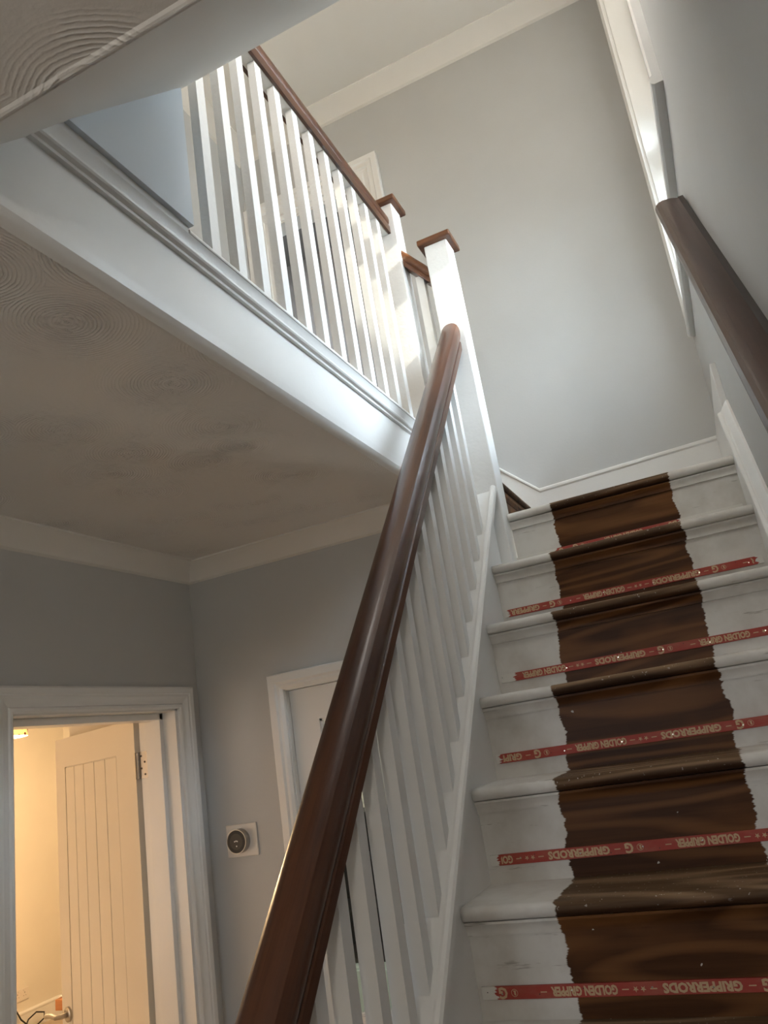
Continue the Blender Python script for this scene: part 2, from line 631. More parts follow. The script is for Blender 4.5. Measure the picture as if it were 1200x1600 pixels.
# far wall with doorway at the landing
DX0, DX1, DZ1 = -1.70, -1.165, 4.556
mb = wall_holes(MB(), 'y', FAR, FAR + 0.10, -1.98, 0.45, 2.3, ZT + 0.1, [(DX0, DX1, ZF, DZ1)])
mb.box(-0.2, 0.45, FAR, FAR + 0.1, 0.0, 2.3)
struct(put("wall_far", mb, M_WALL), "grey wall facing the stairs at the turn", "wall")
struct(put("wall_landing_left", MB().box(XL_UP - 0.1, XL_UP, 1.0, FAR, ZF, ZT), M_WALL), "grey wall along the far side of the landing", "wall")

# near bulkhead: sloping soffit, upright wall above it
poly = [(0.561, ZC), (1.13, 3.155), (1.152, 3.183), (1.162, 3.21), (1.165, 3.24), (1.165, ZT), (1.03, ZT), (1.03, 3.3), (0.562, 2.80)]
mb = MB().prism(poly, 'x', -0.83, XW + 0.2)
struct(put("wall_bulkhead", mb, M_CEIL, bevel=0.0), "smooth white sloping bulkhead over the foot of the stairs", "wall")
struct(put("wall_landing_near", MB().box(-1.98, -0.83, 1.03, 1.165, ZF, ZT), M_WALL), "grey wall at the near end of the landing", "wall")
# thin plaster ridge where swirled ceiling meets the smooth soffit
struct(put("trim_1", MB().sweep([(-0.005, 0), (-0.002, -0.003), (0.001, -0.004), (0.004, -0.002), (0.006, 0.001)], (-0.813, 0.553, ZC), (XW, 0.553, ZC), (0, 1, 0), (0, 0, 1)), M_SWIRL, smooth=True),
       "ridge of plaster along the near ceiling edge", "trim")

# hall walls
HY0, HY1, HZ = 1.646, 2.382, 1.971
mb = wall_holes(MB(), 'x', XL - 0.17, XL, -1.6, YE + 0.1, 0, ZC, [(HY0, HY1, 0, HZ)])
struct(put("wall_hall_left", mb, M_WALL), "dim grey hall wall with the open doorway", "wall")
KX0, KX1, KZ = -1.517, -0.835, 1.976
mb = wall_holes(MB(), 'y', YE, YE + 0.10, XL - 0.17, -0.64, 0, ZC, [(KX0, KX1, 0, KZ)])
struct(put("wall_hall_end", mb, M_WALL), "dim grey hall wall with the round thermostat", "wall")
mb = wall_holes(MB(), 'y', -1.7, -1.6, -2.06, 0.45, 0, ZC + 0.1, [(-1.15, -0.75, 1.75, 2.1)])  # opening added to let daylight into the hall
struct(put("wall_front", mb, M_WALL), "front wall of the hall behind the viewer", "wall")
# panel under the outer string
y0, y1 = 0.30, 2.43
mb = MB().prism([(0.68, 0.0), (y1, 0.0), (y1, nz(y1) - 0.28), (0.68, nz(0.68) - 0.28), (0.66, 0.0)], 'x', -0.63, -0.605)
struct(put("wall_understairs", mb, M_WHITE), "white panelling closing in the space under the stairs", "wall")

# coving: hall
COVE = [(0, 0), (0.083, 0), (0.083, -0.006), (0.078, -0.008), (0.070, -0.012), (0.052, -0.022), (0.034, -0.037), (0.020, -0.054), (0.012, -0.066), (0.0, -0.072)]
mb = MB().sweep(COVE, (XL, -1.6, ZC), (XL, YE, ZC), (1, 0, 0), (0, 0, 1))
mb.sweep(COVE, (XL, YE, ZC), (-0.64, YE, ZC), (0, -1, 0), (0, 0, 1))
struct(put("trim_2", mb, M_CEIL, smooth=True), "plain cove cornice round the hall ceiling", "trim")
COVE2 = [(r * 1.15, u * 1.15) for r, u in COVE]
mb = MB().sweep(COVE2, (XL_UP, FAR, ZT), (XW + 0.05, FAR, ZT), (0, -1, 0), (0, 0, 1))
mb.sweep(COVE2, (XL_UP, 1.165, ZT), (XL_UP, FAR, ZT), (1, 0, 0), (0, 0, 1))
struct(put("trim_3", mb, M_CEIL, smooth=True), "plain cove cornice round the landing ceiling", "trim")

# landing edge: bullnose, fascia and its lower plate
poly = [(-0.8128, ZC + 0.05), (-0.8128, ZC), (-0.811, ZC - 0.003), (-0.806, ZC - 0.001), (-0.799, ZC + 0.001), (-0.793, ZC + 0.006), (-0.788, ZC + 0.014), (-0.787, ZC + 0.035), (-0.7895, ZC + 0.037), (-0.790, 2.712), (-0.842, 2.712), (-0.842, 2.602), (-0.8128, 2.602)]
mb = MB().prism(poly, 'y', 0.56, 2.43)
struct(put("trim_4", mb, M_WHITE, smooth=True), "deep white fascia along the landing edge", "trim")

# boxed wall standing on the landing edge
mb = MB().box(-0.83, -0.754, 0.62, 1.104, 2.771, 3.28)
struct(put("wall_cupboard", mb, M_BLUE), "pale blue end of a boxed cupboard on the landing edge", "wall")

# skirting on the far wall following the turn of the stairs
bb = [(XW, 2.405), (XW, 2.692), (-0.560, 2.672), (-0.80, 2.895), (-0.80, 2.66), (-0.62, 2.405)]
mb = MB().prism(bb, 'y', FAR - 0.018, FAR)
o = sroot("baseboard_far", (0, FAR, 2.4), "tall white skirting at the turn, climbing on its left", "skirting")
put("board", mb, M_WHITE, o, bevel=0.002)
mb = MB()
RIM = [(0, 0), (0.020, 0), (0.024, -0.006), (0.024, -0.014), (0.019, -0.020), (0.0, -0.024)]
mb.sweep(RIM, (XW, FAR, 2.694), (-0.560, FAR, 2.674), (0, -1, 0), (0, 0, 1))
mb.sweep(RIM, (-0.560, FAR, 2.674), (-0.80, FAR, 2.897), (0, -1, 0), (0, 0, 1))
put("moulding", mb, M_WHITE, o, smooth=True)
struct(put("baseboard_right", MB().box(XW - 0.018, XW, 2.44, FAR - 0.02, 2.405, 2.69), M_WHITE, bevel=0.002), "short white skirting past the top of the wall string", "skirting")


def architrave(root, name, plane, axis, sign, u0, u1, ztop, zbot, width, proj, mat, steps):
    """moulded architrave round an opening u0..u1 x ..ztop, on wall plane; steps = profile (distance from opening, projection)"""
    pr = [(0.0, 0.0)] + list(steps) + [(width, 0.0)]
    out = []
    for side in ('a', 'b', 't'):
        mb = MB()

        def P(u, z, p):
            return (plane + sign * p, u, z) if axis == 'x' else (u, plane + sign * p, z)
        n = len(pr)
        if side == 'a':
            vs = [P(u0 - d, zbot, p) for d, p in pr] + [P(u0 - d, ztop + d, p) for d, p in pr]
        elif side == 'b':
            vs = [P(u1 + d, zbot, p) for d, p in pr] + [P(u1 + d, ztop + d, p) for d, p in pr]
        else:
            vs = [P(u0 - d, ztop + d, p) for d, p in pr] + [P(u1 + d, ztop + d, p) for d, p in pr]
        fs = [(i, (i + 1) % n, n + (i + 1) % n, n + i) for i in range(n)] + [tuple(range(n))[::-1], tuple(range(n, 2 * n))]
        mb.add(vs, fs)
        out.append(put(name, mb, mat, root, smooth=True))
    return out


ARCH = [(0.0, 0.012), (0.006, 0.016), (0.014, 0.016), (0.018, 0.011), (0.030, 0.013), (0.042, 0.020), (0.050, 0.020), (0.054, 0.024), (0.072, 0.024), (0.078, 0.020)]

# ---- door_1: open ledged door in the left hall wall
d1 = sroot("door_1", (XL, 2.0, 0), "open cream plank door in the left hall wall, lit warm from the room", "door")
architrave(d1, "architrave", XL, 'x', 1, HY0, HY1, HZ, 0, 0.078, 0.024, M_WHITE, ARCH)
lin = MB().box(XL - 0.17, XL + 0.002, HY1 - 0.014, HY1, 0, HZ).box(XL - 0.17, XL + 0.002, HY0, HY0 + 0.004, 0, HZ).box(XL - 0.17, XL + 0.002, HY0, HY1, HZ - 0.006, HZ)
put("door_lining", lin, M_WHITE, d1)
st = MB().box(XL - 0.125, XL - 0.055, HY1 - 0.034, HY1 - 0.014, 0, HZ - 0.006).box(XL - 0.125, XL - 0.055, HY0 + 0.004, HY1, HZ - 0.03, HZ - 0.006)
put("door_stop", st, M_WHITE, d1, bevel=0.002)
# leaf
hx, hy = -2.092, 2.356
fx_, fy_ = -2.735, 2.592
dv = Vector((fx_ - hx, fy_ - hy, 0))
LW = dv.length
dv.normalize()
nv = Vector((-dv.y, dv.x, 0))
if nv.y > 0:
    nv = -nv                       # faces the hall side


def leaf_box(mb, a0, a1, t0, t1, z0, z1):
    """a along leaf from the hinge, t depth behind the visible face"""
    b = Vector((hx, hy, 0))
    vs = []
    for a in (a0, a1):
        for t in (t0, t1):
            for z in (z0, z1):
                vs.append(b + dv * a - nv * t + Vector((0, 0, z)))
    return mb.add(vs, [(0, 1, 3, 2), (4, 6, 7, 5), (0, 4, 5, 1), (2, 3, 7, 6), (0, 2, 6, 4), (1, 5, 7, 3)])


LT = 1.962
fr_ = [0.215, 0.354, 0.49, 0.625, 0.75, 0.87]
mb = MB()
leaf_box(mb, 0, LW, 0.006, 0.038, 0.01, LT)
leaf_box(mb, 0, fr_[0] * LW - 0.002, 0, 0.008, 0.01, LT)
leaf_box(mb, fr_[5] * LW + 0.002, LW, 0, 0.008, 0.01, LT)
leaf_box(mb, fr_[0] * LW - 0.002, fr_[5] * LW + 0.002, 0, 0.008, LT - 0.118, LT)
put("door_leaf", mb, M_CREAM, d1)
for i in range(5):
    mb = MB()
    leaf_box(mb, fr_[i] * LW + 0.002, fr_[i + 1] * LW - 0.002, 0.001, 0.008, 0.15, LT - 0.122)
    put("plank", mb, M_CREAM, d1, bevel=0.0015)
mb = MB()
hz0 = 1.745
leaf_box(mb, -0.004, 0.0, -0.002, 0.036, hz0, hz0 + 0.095)
mb.box(XL - 0.186, XL - 0.135, HY1 - 0.0165, HY1 - 0.0145, hz0, hz0 + 0.095)
mb.cyl((hx + 0.008, hy + 0.006, 0), 'z', 0.006, hz0, hz0 + 0.095, 12)
hg = put("hinge", mb, M_STEEL, d1, label="steel butt hinge")
mb = MB()
for i in range(4):
    mb.cyl((XL - 0.150 - 0.016 * (i % 2), HY1 - 0.0165, hz0 + 0.014 + i * 0.022), 'y', 0.004, -0.001, 0.0, 8)
put("screw", mb, M_DGREY, hg)["kind"] = "stuff"
# lever handle
hb = Vector((hx, hy, 0)) + dv * (LW - 0.06) + Vector((0, 0, 0.92))
mb = MB()
n = 24
vs = []
for h, rr in ((0.0, 0.027), (0.008, 0.027), (0.011, 0.022)):
    vs += [hb + nv * h + (dv * math.cos(2 * math.pi * i / n) + Vector((0, 0, 1)) * math.sin(2 * math.pi * i / n)) * rr for i in range(n)]
mb.add(vs, [(k * n + i, k * n + (i + 1) % n, (k + 1) * n + (i + 1) % n, (k + 1) * n + i) for k in (0, 1) for i in range(n)] + [tuple(range(2 * n, 3 * n))])
hd = put("door_handle", mb, M_STEEL, d1, smooth=True, label="satin steel lever handle on a round rose")
pts = [hb + nv * 0.008, hb + nv * 0.035, hb + nv * 0.048 - dv * 0.0 + dv * 0.012, hb + nv * 0.05 + dv * 0.05 + Vector((0, 0, 0.004)), hb + nv * 0.048 + dv * 0.10 + Vector((0, 0, -0.004))]
put("lever", MB().tube(pts, 0.009, 10), M_STEEL, hd, smooth=True)

# ---- door_2: white glazed door in the end wall
d2 = sroot("door_2", (-1.18, YE, 0), "white glazed door beyond the lower balusters, next to the thermostat", "door")
architrave(d2, "architrave", YE, 'y', -1, KX0, KX1, KZ, 0, 0.06, 0.022, M_WHITE, [(0, 0.010), (0.012, 0.016), (0.022, 0.016), (0.03, 0.022), (0.056, 0.022), (0.06, 0.018)])
put("door_lining", MB().box(KX0, KX0 + 0.004, YE, YE + 0.1, 0, KZ).box(KX1 - 0.004, KX1, YE, YE + 0.1, 0, KZ).box(KX0, KX1, YE, YE + 0.1, KZ - 0.004, KZ), M_WHITE, d2)
yd0, yd1 = YE + 0.022, YE + 0.058
mb = MB()
GX0, GX1, GZ0, GZ1 = -1.399, -0.95, 0.90, 1.853
wall_holes(mb, 'y', yd0, yd1, KX0 + 0.006, KX1 - 0.006, 0.01, KZ - 0.006, [(GX0, GX1, GZ0, GZ1)])
put("door_leaf", mb, M_WHITE, d2)
mb = MB()
for a, b, c, d in ((GX0, GX0 + 0.008, GZ0, GZ1), (GX1 - 0.008, GX1, GZ0, GZ1), (GX0, GX1, GZ0, GZ0 + 0.008), (GX0, GX1, GZ1 - 0.008, GZ1)):
    mb.box(a, b, yd0 + 0.006, yd0 + 0.022, c, d)
put("glazing_bead", mb, M_WHITE, d2)
put("glass_pane", MB().box(GX0, GX1, yd0 + 0.024, yd0 + 0.028, GZ0, GZ1), M_GLASS, d2)

# ---- door_3: doorway on the landing, dark room behind
d3 = sroot("door_3", (-1.43, FAR, ZF), "white framed doorway to a dark room at the far side of the landing", "door")
architrave(d3, "architrave", FAR, 'y', -1, DX0, DX1, DZ1, ZF, 0.15, 0.03, M_WHITE,
           [(0, 0.008), (0.03, 0.010), (0.034, 0.018), (0.055, 0.018), (0.06, 0.012), (0.08, 0.012), (0.09, 0.022), (0.112, 0.022), (0.118, 0.030), (0.146, 0.030), (0.15, 0.026)])
put("door_lining", MB().box(DX0, DX0 + 0.01, FAR, FAR + 0.1, ZF, DZ1).box(DX1 - 0.01, DX1, FAR, FAR + 0.1, ZF, DZ1).box(DX0, DX1, FAR, FAR + 0.1, DZ1 - 0.01, DZ1), M_WHITE, d3)
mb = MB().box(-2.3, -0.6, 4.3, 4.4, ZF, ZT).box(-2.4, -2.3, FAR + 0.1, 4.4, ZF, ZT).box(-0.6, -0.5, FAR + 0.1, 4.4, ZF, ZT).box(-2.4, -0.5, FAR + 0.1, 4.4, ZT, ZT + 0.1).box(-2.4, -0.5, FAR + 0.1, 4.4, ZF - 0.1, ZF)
struct(put("wall_bedroom", mb, M_UNLIT), "dark room behind the landing doorway", "wall")

# ---- stair window in the right wall
w1 = sroot("window_1", (XW, 2.33, 3.0), "tall bright window in the right stair wall, seen edge on", "window")
FX0, FX1 = XW + 0.095, XW + 0.155
AR = [(0, 0.016), (0.008, 0.020), (0.02, 0.020), (0.026, 0.016), (0.04, 0.018), (0.05, 0.024), (0.07, 0.024), (0.076, 0.020)]
for (ya, yb, s_) in ((WY0, WY0 - 0.076, -1), (WY1, WY1 + 0.076, 1)):
    mb = MB()
    pr = [(0, 0)] + AR + [(0.076, 0)]
    mb.prism([(XW - p, (ya + s_ * d)) for d, p in pr], 'z', 3.075, WZ1 + 0.07)
    put("architrave", mb.leaned(), M_WHITE, w1, smooth=True)
mb = MB().prism([(XW - p, WZ1 + d) for d, p in [(0, 0)] + AR + [(0.076, 0)]], 'y', WY0 - 0.076, WY1 + 0.076)
put("architrave", mb.leaned(), M_WHITE, w1, smooth=True)
mb = MB().prism([(XW, 3.060), (XW - 0.020, 3.060), (XW - 0.026, 3.064), (XW - 0.028, 3.072), (XW - 0.026, 3.081), (XW - 0.020, 3.085), (XW + 0.10, 3.085), (XW + 0.10, 3.0845), (XW, 3.0845)], 'y', WY0 - 0.082, WY1 + 0.082)
put("window_sill", mb.leaned(), M_WHITE, w1, smooth=True)
mb = MB().box(XW - 0.001, FX0, WY0, WY0 + 0.006, WZ0, WZ1).box(XW - 0.001, FX0, WY1 - 0.006, WY1, WZ0, WZ1).box(XW - 0.001, FX0, WY0, WY1, WZ1 - 0.006, WZ1)
put("reveal_lining", mb.leaned(), M_WHITE, w1)
# frame: bars between clear panes below and panes above, obscured to cut off the sun
ROWS = [(3.14, 3.755, True), (3.90, 4.005, True), (4.03, 4.44, False), (4.47, 4.90, False)]
fy0, fy1 = WY0 + 0.006, WY1 - 0.006
mb = MB()
wall_holes(mb, 'x', FX0, FX1, fy0, fy1, WZ0, WZ1, [(fy0 + 0.03, fy1 - 0.03, a, b) for a, b, _ in ROWS])
fr = put("window_frame", mb.leaned(), M_WHITE, w1)
for a, b, clear in ROWS:
    put("glass_pane", MB().box(FX0 + 0.02, FX0 + 0.024, fy0 + 0.03, fy1 - 0.03, a, b).leaned(), M_GLASS if clear else M_FROST, w1)

# unseen house added next door to keep low sun off the stair window
mb = MB().prism([(4.3, 0.0), (4.3, 4.75), (6.3, 5.98), (8.3, 4.75), (8.3, 0.0)], 'y', -5.0, 9.0)
struct(put("wall_sun_block", mb, M_WALL), "unseen gabled house added outside the stair window to block low sun", "wall")
# unseen front window added behind the viewer to let daylight into the hall
w2 = sroot("window_added", (-1.05, -1.65, 0.6), "unseen hall front window added behind the viewer to let in daylight", "window")
mb = wall_holes(MB(), 'y', -1.68, -1.62, -1.15, -0.75, 1.75, 2.1, [(-1.12, -0.965, 1.78, 2.07), (-0.935, -0.78, 1.78, 2.07)])
put("window_frame", mb, M_WHITE, w2)

# ------------------------------------------------------------------ staircase
stair = thing("staircase", (-0.2, 0.3, 0), "steep wooden stair, brown up the middle with white painted ends", "staircase")
NOSE = [(0.0, 0.0)]


def tread_poly(yn, zt, yb):
    r = 0.0135
    pts = []
    for i in range(9):
        a = math.pi / 2 + math.pi * i / 8
        pts.append((yn + r + r * math.cos(a), zt - r + r * math.sin(a)))
    return pts + [(yb, zt - 2 * r), (yb, zt)]


for k in range(12):
    yn, zt = nose(k)
    xl = -0.557 if k == 0 else XS
    yr = yn + 0.028
    yb = 2.60 if k == 0 else nose(k - 1)[0] + 0.034
    rnd = random.Random(k)
    put("tread", MB().prism(tread_poly(yn, zt, yb), 'x', xl, 0.158), M_TREAD, stair, smooth=True)
    zb = zt - RI
    put("riser", MB().box(xl, 0.158, yr, yr + 0.018, zb, zt - 0.027), M_RISER, stair)
    gap = 0.0035 if k == 0 else 0.0012
    sc_p = [(yr, zt - 0.027 - gap), (yr - 0.017, zt - 0.027 - gap), (yr - 0.0165, zt - 0.033), (yr - 0.012, zt - 0.038), (yr - 0.008, zt - 0.044), (yr - 0.0065, zt - 0.050), (yr - 0.0065, zt - 0.055), (yr, zt - 0.055)]
    put("scotia", MB().prism(sc_p, 'x', xl, 0.158), M_RISER, stair, smooth=True)
put("landing_board", MB().box(-0.634, 0.158, 2.60, FAR - 0.0005, 2.373, 2.4), M_TREAD, stair)
# the turn: one brown step climbing to the left, then the landing
put("riser", MB().box(-0.652, -0.634, 2.53, FAR - 0.019, 2.4, 2.573), M_RISER2, stair)
r = 0.0135
tp = []
for i in range(9):
    a = math.pi / 2 - math.pi * i / 8
    tp.append((-0.606 - r + r * math.cos(a), 2.6 - r + r * math.sin(a)))
tp = tp + [(-0.83, 2.573), (-0.83, 2.6)]
put("tread", MB().prism(tp, 'y', 2.53, FAR - 0.019), M_TREAD2, stair, smooth=True)
put("scotia", MB().prism([(-0.634, 2.573), (-0.620, 2.573), (-0.622, 2.56), (-0.630, 2.548), (-0.634, 2.546)], 'y', 2.53, FAR - 0.019), M_RISER2, stair)
put("riser", MB().box(-0.840, -0.822, 2.53, FAR - 0.019, 2.6, 2.79), M_RISER2, stair)

# outer string
ys0, ys1 = 0.36, 2.43
sp = [(ys0, nz(ys0) + 0.118), (ys1, nz(ys1) + 0.118), (ys1, nz(ys1) - 0.27), (ys0 + 0.24, 0.03), (ys0, 0.0)]
put("outer_string", MB().prism(sp, 'x', XS - 0.036, XS), M_WHITE, stair, bevel=0.002)
mb = MB().prism([(-0.745, 2.42), (-0.65, 2.36), (-0.65, 2.78), (-0.745, 2.88)], 'y', 2.455, 2.495)
put("outer_string", mb, M_WHITE, stair)
# wall string with moulded top
yw1 = 2.415
WS = 0.205
wp = [(0.30, nz(0.30) + WS), (yw1, nz(yw1) + WS), (yw1, 2.402), (2.50, 2.402), (2.50, 2.2), (0.5, 0.0), (0.30, 0.0)]
wp = [(a, b - (0.03 if i < 2 else 0)) for i, (a, b) in enumerate(wp)]
put("wall_string", MB().prism(wp, 'x', 0.158, XW), M_WHITE, stair, bevel=0.002)
dirv = Vector((0, GO, RI)).normalized()
upv = Vector((0, -dirv.z, dirv.y))
MOULD = [(0.0, 0.006), (0.006, 0.006), (0.009, 0.003), (0.026, -0.026), (0.036, -0.031), (0.038, -0.036), (0.036, -0.041), (0.029, -0.044), (0.029, -0.050), (0.034, -0.054), (0.033, -0.060), (0.0285, -0.064), (0.0, -0.064)]
mb = MB().sweep(MOULD, (XW, 0.30, nz(0.30) + WS), (XW, yw1 + 0.003, nz(yw1 + 0.003) + WS), (-1, 0, 0), upv)
put("string_moulding", mb, M_WHITE, stair, smooth=True)

# ------------------------------------------------------------------ stair balustrade
bal = thing("stair_balustrade", (-0.61, 0.45, 0.3), "sloping balustrade with thick brown handrail and white balusters beside the stairs", "balustrade")
XB = -0.611
# base rail with a grooved top
BR = [(-0.045, 0.0), (0.045, 0.0), (0.048, 0.004), (0.048, 0.020), (0.044, 0.0255), (0.036, 0.026), (0.031, 0.024), (0.030, 0.006), (-0.030, 0.006), (-0.031, 0.024), (-0.044, 0.025), (-0.048, 0.018), (-0.048, 0.004)]
by0 = 0.46
mb = MB().sweep(BR, (XB, by0, nz(by0) + 0.1185), (XB, 2.4295, nz(2.4295) + 0.1185), (1, 0, 0), upv)
put("base_rail", mb, M_WHITE, bal, smooth=True)
# handrail
HR = [(0.0, 0.040), (0.010, 0.0392), (0.020, 0.036), (0.028, 0.030), (0.033, 0.021), (0.035, 0.010), (0.0345, 0.0), (0.032, -0.008), (0.0285, -0.013), (0.0275, -0.0165), (0.0305, -0.019), (0.031, -0.024), (0.030, -0.040)]
HR = HR + [(-a, b) for a, b in HR[::-1][:-1]]
XR = -0.614


def rail_c(y):
    return 3.073 + (y - 2.43) * SLOPE


mb = MB().sweep(HR, (XR, 0.50, rail_c(0.50)), (XR, 2.46, rail_c(2.46)), (1, 0, 0), upv)
# cut the upper end upright against the newel
nh = len(HR)
for i in range(nh):
    for q in (i, nh + i):
        x, y, z = mb.v[q]
        yt = 2.4295 if q >= nh else 0.50
        mb.v[q] = (x, yt, z + (yt - y) * SLOPE)
put("handrail", mb, M_RAIL, bal, smooth=True)
# balusters
BW, BX = 0.030, 0.028
zb0 = nz(2.256) + 0.1185 + 0.006 / dirv.y


def stair_baluster(y):
    """stick with raking foot and raking head"""
    zf = nz(y + BW / 2) + 0.128
    zh = rail_c(y + BW / 2) - 0.040 / dirv.y
    mbx = MB()
    vs = []
    for dx in (-BX / 2, BX / 2):
        for dy in (-BW / 2, BW / 2):
            vs += [(dx, dy, 0.0 + dy * SLOPE), (dx, dy, zh - zf + dy * SLOPE)]
    mbx.add(vs, [(0, 1, 3, 2), (4, 6, 7, 5), (0, 4, 5, 1), (2, 3, 7, 6), (0, 2, 6, 4), (1, 5, 7, 3)])
    return mbx, zf


mb, zf = stair_baluster(2.256)
o = bpy.data.objects.new("baluster", mb.mesh("baluster", M_WHITE))
COL.objects.link(o)
o.parent = bal
bo = ORG[bal.name]
o.location = (XB - bo[0], 2.256 + BW / 2 - bo[1], zf - bo[2])
locs = []
for k in range(1, 19):
    y = 2.256 - 0.0912 * k
    locs.append((XB - bo[0], y + BW / 2 - bo[1], nz(y + BW / 2) + 0.128 - bo[2]))
copies(o, bal, locs)


def newel(parent, x0, x1, yy0, yy1, z0, z1):
    p = put("newel_post", MB().box(x0, x1, yy0, yy1, z0, z1), M_POST, parent, bevel=0.004)
    cb = MB().box(x0 - 0.020, x1 + 0.020, yy0 - 0.020, yy1 + 0.020, z1, z1 + 0.024)
    put("newel_cap", cb, M_CAP, p, bevel=0.005, seg=3, label="stained brown square cap")
    return p


newel(bal, -0.65, -0.56, 2.43, 2.52, 2.2005, 3.475)
newel(bal, -0.658, -0.568, 0.41, 0.499, 0.0, 1.20)

# ------------------------------------------------------------------ landing balustrade
lb = thing("landing_balustrade", (-0.79, 1.2, 2.7), "level balustrade with slim brown rail and white balusters on the landing edge", "balustrade")
LBR = [(-0.842, 2.7115), (-0.789, 2.7115), (-0.7815, 2.7125), (-0.7815, 2.7195), (-0.780, 2.7205), (-0.7745, 2.7235), (-0.7720, 2.7275), (-0.7720, 2.7315), (-0.7715, 2.7335), (-0.7690, 2.7430), (-0.7660, 2.7500), (-0.7640, 2.754), (-0.842, 2.754)]
put("base_rail", MB().prism(LBR, 'y', 0.62, 2.43), M_WHITE, lb, smooth=True)
put("base_rail_lip", MB().prism([(-0.83, 2.7545), (-0.7625, 2.7545), (-0.7615, 2.757), (-0.7625, 2.763), (-0.766, 2.7655), (-0.83, 2.766)], 'y', 1.100, 2.43), M_WHITE, lb)
put("plinth_strip", MB().box(-0.83, -0.765, 0.62, 1.0995, 2.7545, 2.7708), M_WHITE, lb)
# level rail with white fillets let into its underside
LH = [(0.0, 0.046), (0.012, 0.045), (0.022, 0.040), (0.028, 0.030), (0.030, 0.016), (0.028, 0.004), (0.025, -0.002), (0.025, -0.006), (0.028, -0.010), (0.029, -0.018), (0.028, -0.044), (0.018, -0.044), (0.018, -0.036)]
LH = LH + [(-a, b) for a, b in LH[::-1][:-1]]
XLR, ZLR = -0.795, 3.634
put("handrail", MB().sweep(LH, (XLR, 1.166, ZLR), (XLR, 2.4295, ZLR), (1, 0, 0), (0, 0, 1)), M_RAILY, lb, smooth=True)
LBW, LBX = 0.032, 0.023
ly = [1.200 + 0.101 * k for k in range(12)]
put("rail_fillet", MB().box(XLR - 0.017, XLR + 0.017, 1.166, 2.4295, ZLR - 0.043, ZLR - 0.037), M_WHITE, lb, label="white strip let into the underside of the rail")
lo = ORG[lb.name]
zt_ = ZLR - 0.0435
mb = MB().box(-LBX / 2, LBX / 2, -LBW / 2, LBW / 2, 0, zt_ - 2.765)
o = bpy.data.objects.new("baluster", mb.mesh("baluster", M_POST))
COL.objects.link(o)
o.parent = lb
pos = [(-0.778 - LBX / 2 - lo[0], y + LBW / 2 - lo[1], 2.765 - lo[2]) for y in ly]
o.location = pos[0]
copies(o, lb, pos[1:])
newel(lb, -0.835, -0.745, 2.43, 2.52, 2.602, 3.724)
# short raking rail between the two newels and its single baluster
s2 = Vector((-1, 0, 1.25)).normalized()
u2 = Vector((1.25, 0, 1)).normalized()
mb = MB().sweep(HR, (-0.6505, 2.475, 3.365), (-0.7445, 2.475, 3.365 + 0.094 * 1.25), (0, 1, 0), (0, 0, 1))
put("short_handrail", mb, M_CAP, lb, smooth=True)
zz = 3.365 + 0.047 * 1.25 - 0.04
mb = MB().box(-0.712, -0.682, 2.459, 2.491, 2.86, zz)
put("short_baluster", mb, M_WHITE, lb)

# ------------------------------------------------------------------ wall handrail
wr = thing("wall_handrail", (XW, 1.2, 2.2), "dark brown moulded handrail fixed along the right wall", "handrail")
WR = [(0.012, 0.030), (0.030, 0.036), (0.050, 0.038), (0.060, 0.036), (0.067, 0.031), (0.071, 0.023), (0.071, 0.015), (0.067, 0.007), (0.060, 0.002), (0.052, 0.001), (0.047, 0.004), (0.042, 0.008), (0.012, 0.008)]
WB = [(0.0, 0.030), (0.012, 0.030), (0.022, 0.006), (0.024, -0.004), (0.020, -0.030), (0.012, -0.040), (0.0, -0.043)]
yA = 1.86
zA = 2.946 + (yA - 1.899) * SLOPE - 0.030 / dirv.y
L0 = Vector((XW, yA, zA))
L1 = L0 - dirv * 2.6
put("rail", MB().sweep(WR, L1, L0 + dirv * 0.06, (-1, 0, 0), upv), M_WRAIL, wr, smooth=True)
put("underside_strip", MB().sweep(WB, L1, L0 + dirv * 0.07, (-1, 0, 0), upv), M_UNDER, wr, smooth=True, label="strip against the wall, darkened to show the shaded underside of the rail")

# ------------------------------------------------------------------ carpet gripper rods with their printing


def text_mesh(body, size, sx):
    cu = bpy.data.curves.new("t", 'FONT')
    cu.body = body
    cu.size = size
    cu.resolution_u = 2
    cu.offset = 0.0010
    cu.align_x = 'CENTER'
    ob = bpy.data.objects.new("t", cu)
    COL.objects.link(ob)
    dg = bpy.context.evaluated_depsgraph_get()
    me = bpy.data.meshes.new_from_object(ob.evaluated_get(dg))
    vs = [(v.co.x * sx, v.co.y) for v in me.vertices]
    fs = [tuple(p.vertices) for p in me.polygons]
    bpy.data.objects.remove(ob)
    bpy.data.curves.remove(cu)
    bpy.data.meshes.remove(me)
    ys = [v[1] for v in vs]
    mid = (min(ys) + max(ys)) / 2
    xs = [v[0] for v in vs]
    mx = (min(xs) + max(xs)) / 2
    return [(x - mx, y - mid) for x, y in vs], fs, max(xs) - min(xs)


def fit(body, size, width):
    vs, fs, wd = text_mesh(body, size, 1.0)
    return [(x * width / wd, y) for x, y in vs], fs


T_RODS = fit("GRIPPERRODS", 0.0205, 0.131)
T_GOLD = fit("GOLDEN GRIPPER", 0.0205, 0.121)
T_G = fit("G", 0.026, 0.017)
T_R = fit("R", 0.009, 0.005)
DASH = ([(-0.006, -0.001), (0.006, -0.001), (0.006, 0.001), (-0.006, 0.001)], [(0, 1, 2, 3)])


def star(cx):
    vs = [(cx + (0.0055 if i % 2 == 0 else 0.0022) * math.cos(math.pi * i / 5 + math.pi / 2), (0.0055 if i % 2 == 0 else 0.0022) * math.sin(math.pi * i / 5 + math.pi / 2)) for i in range(10)]
    return vs, [tuple(range(10))]


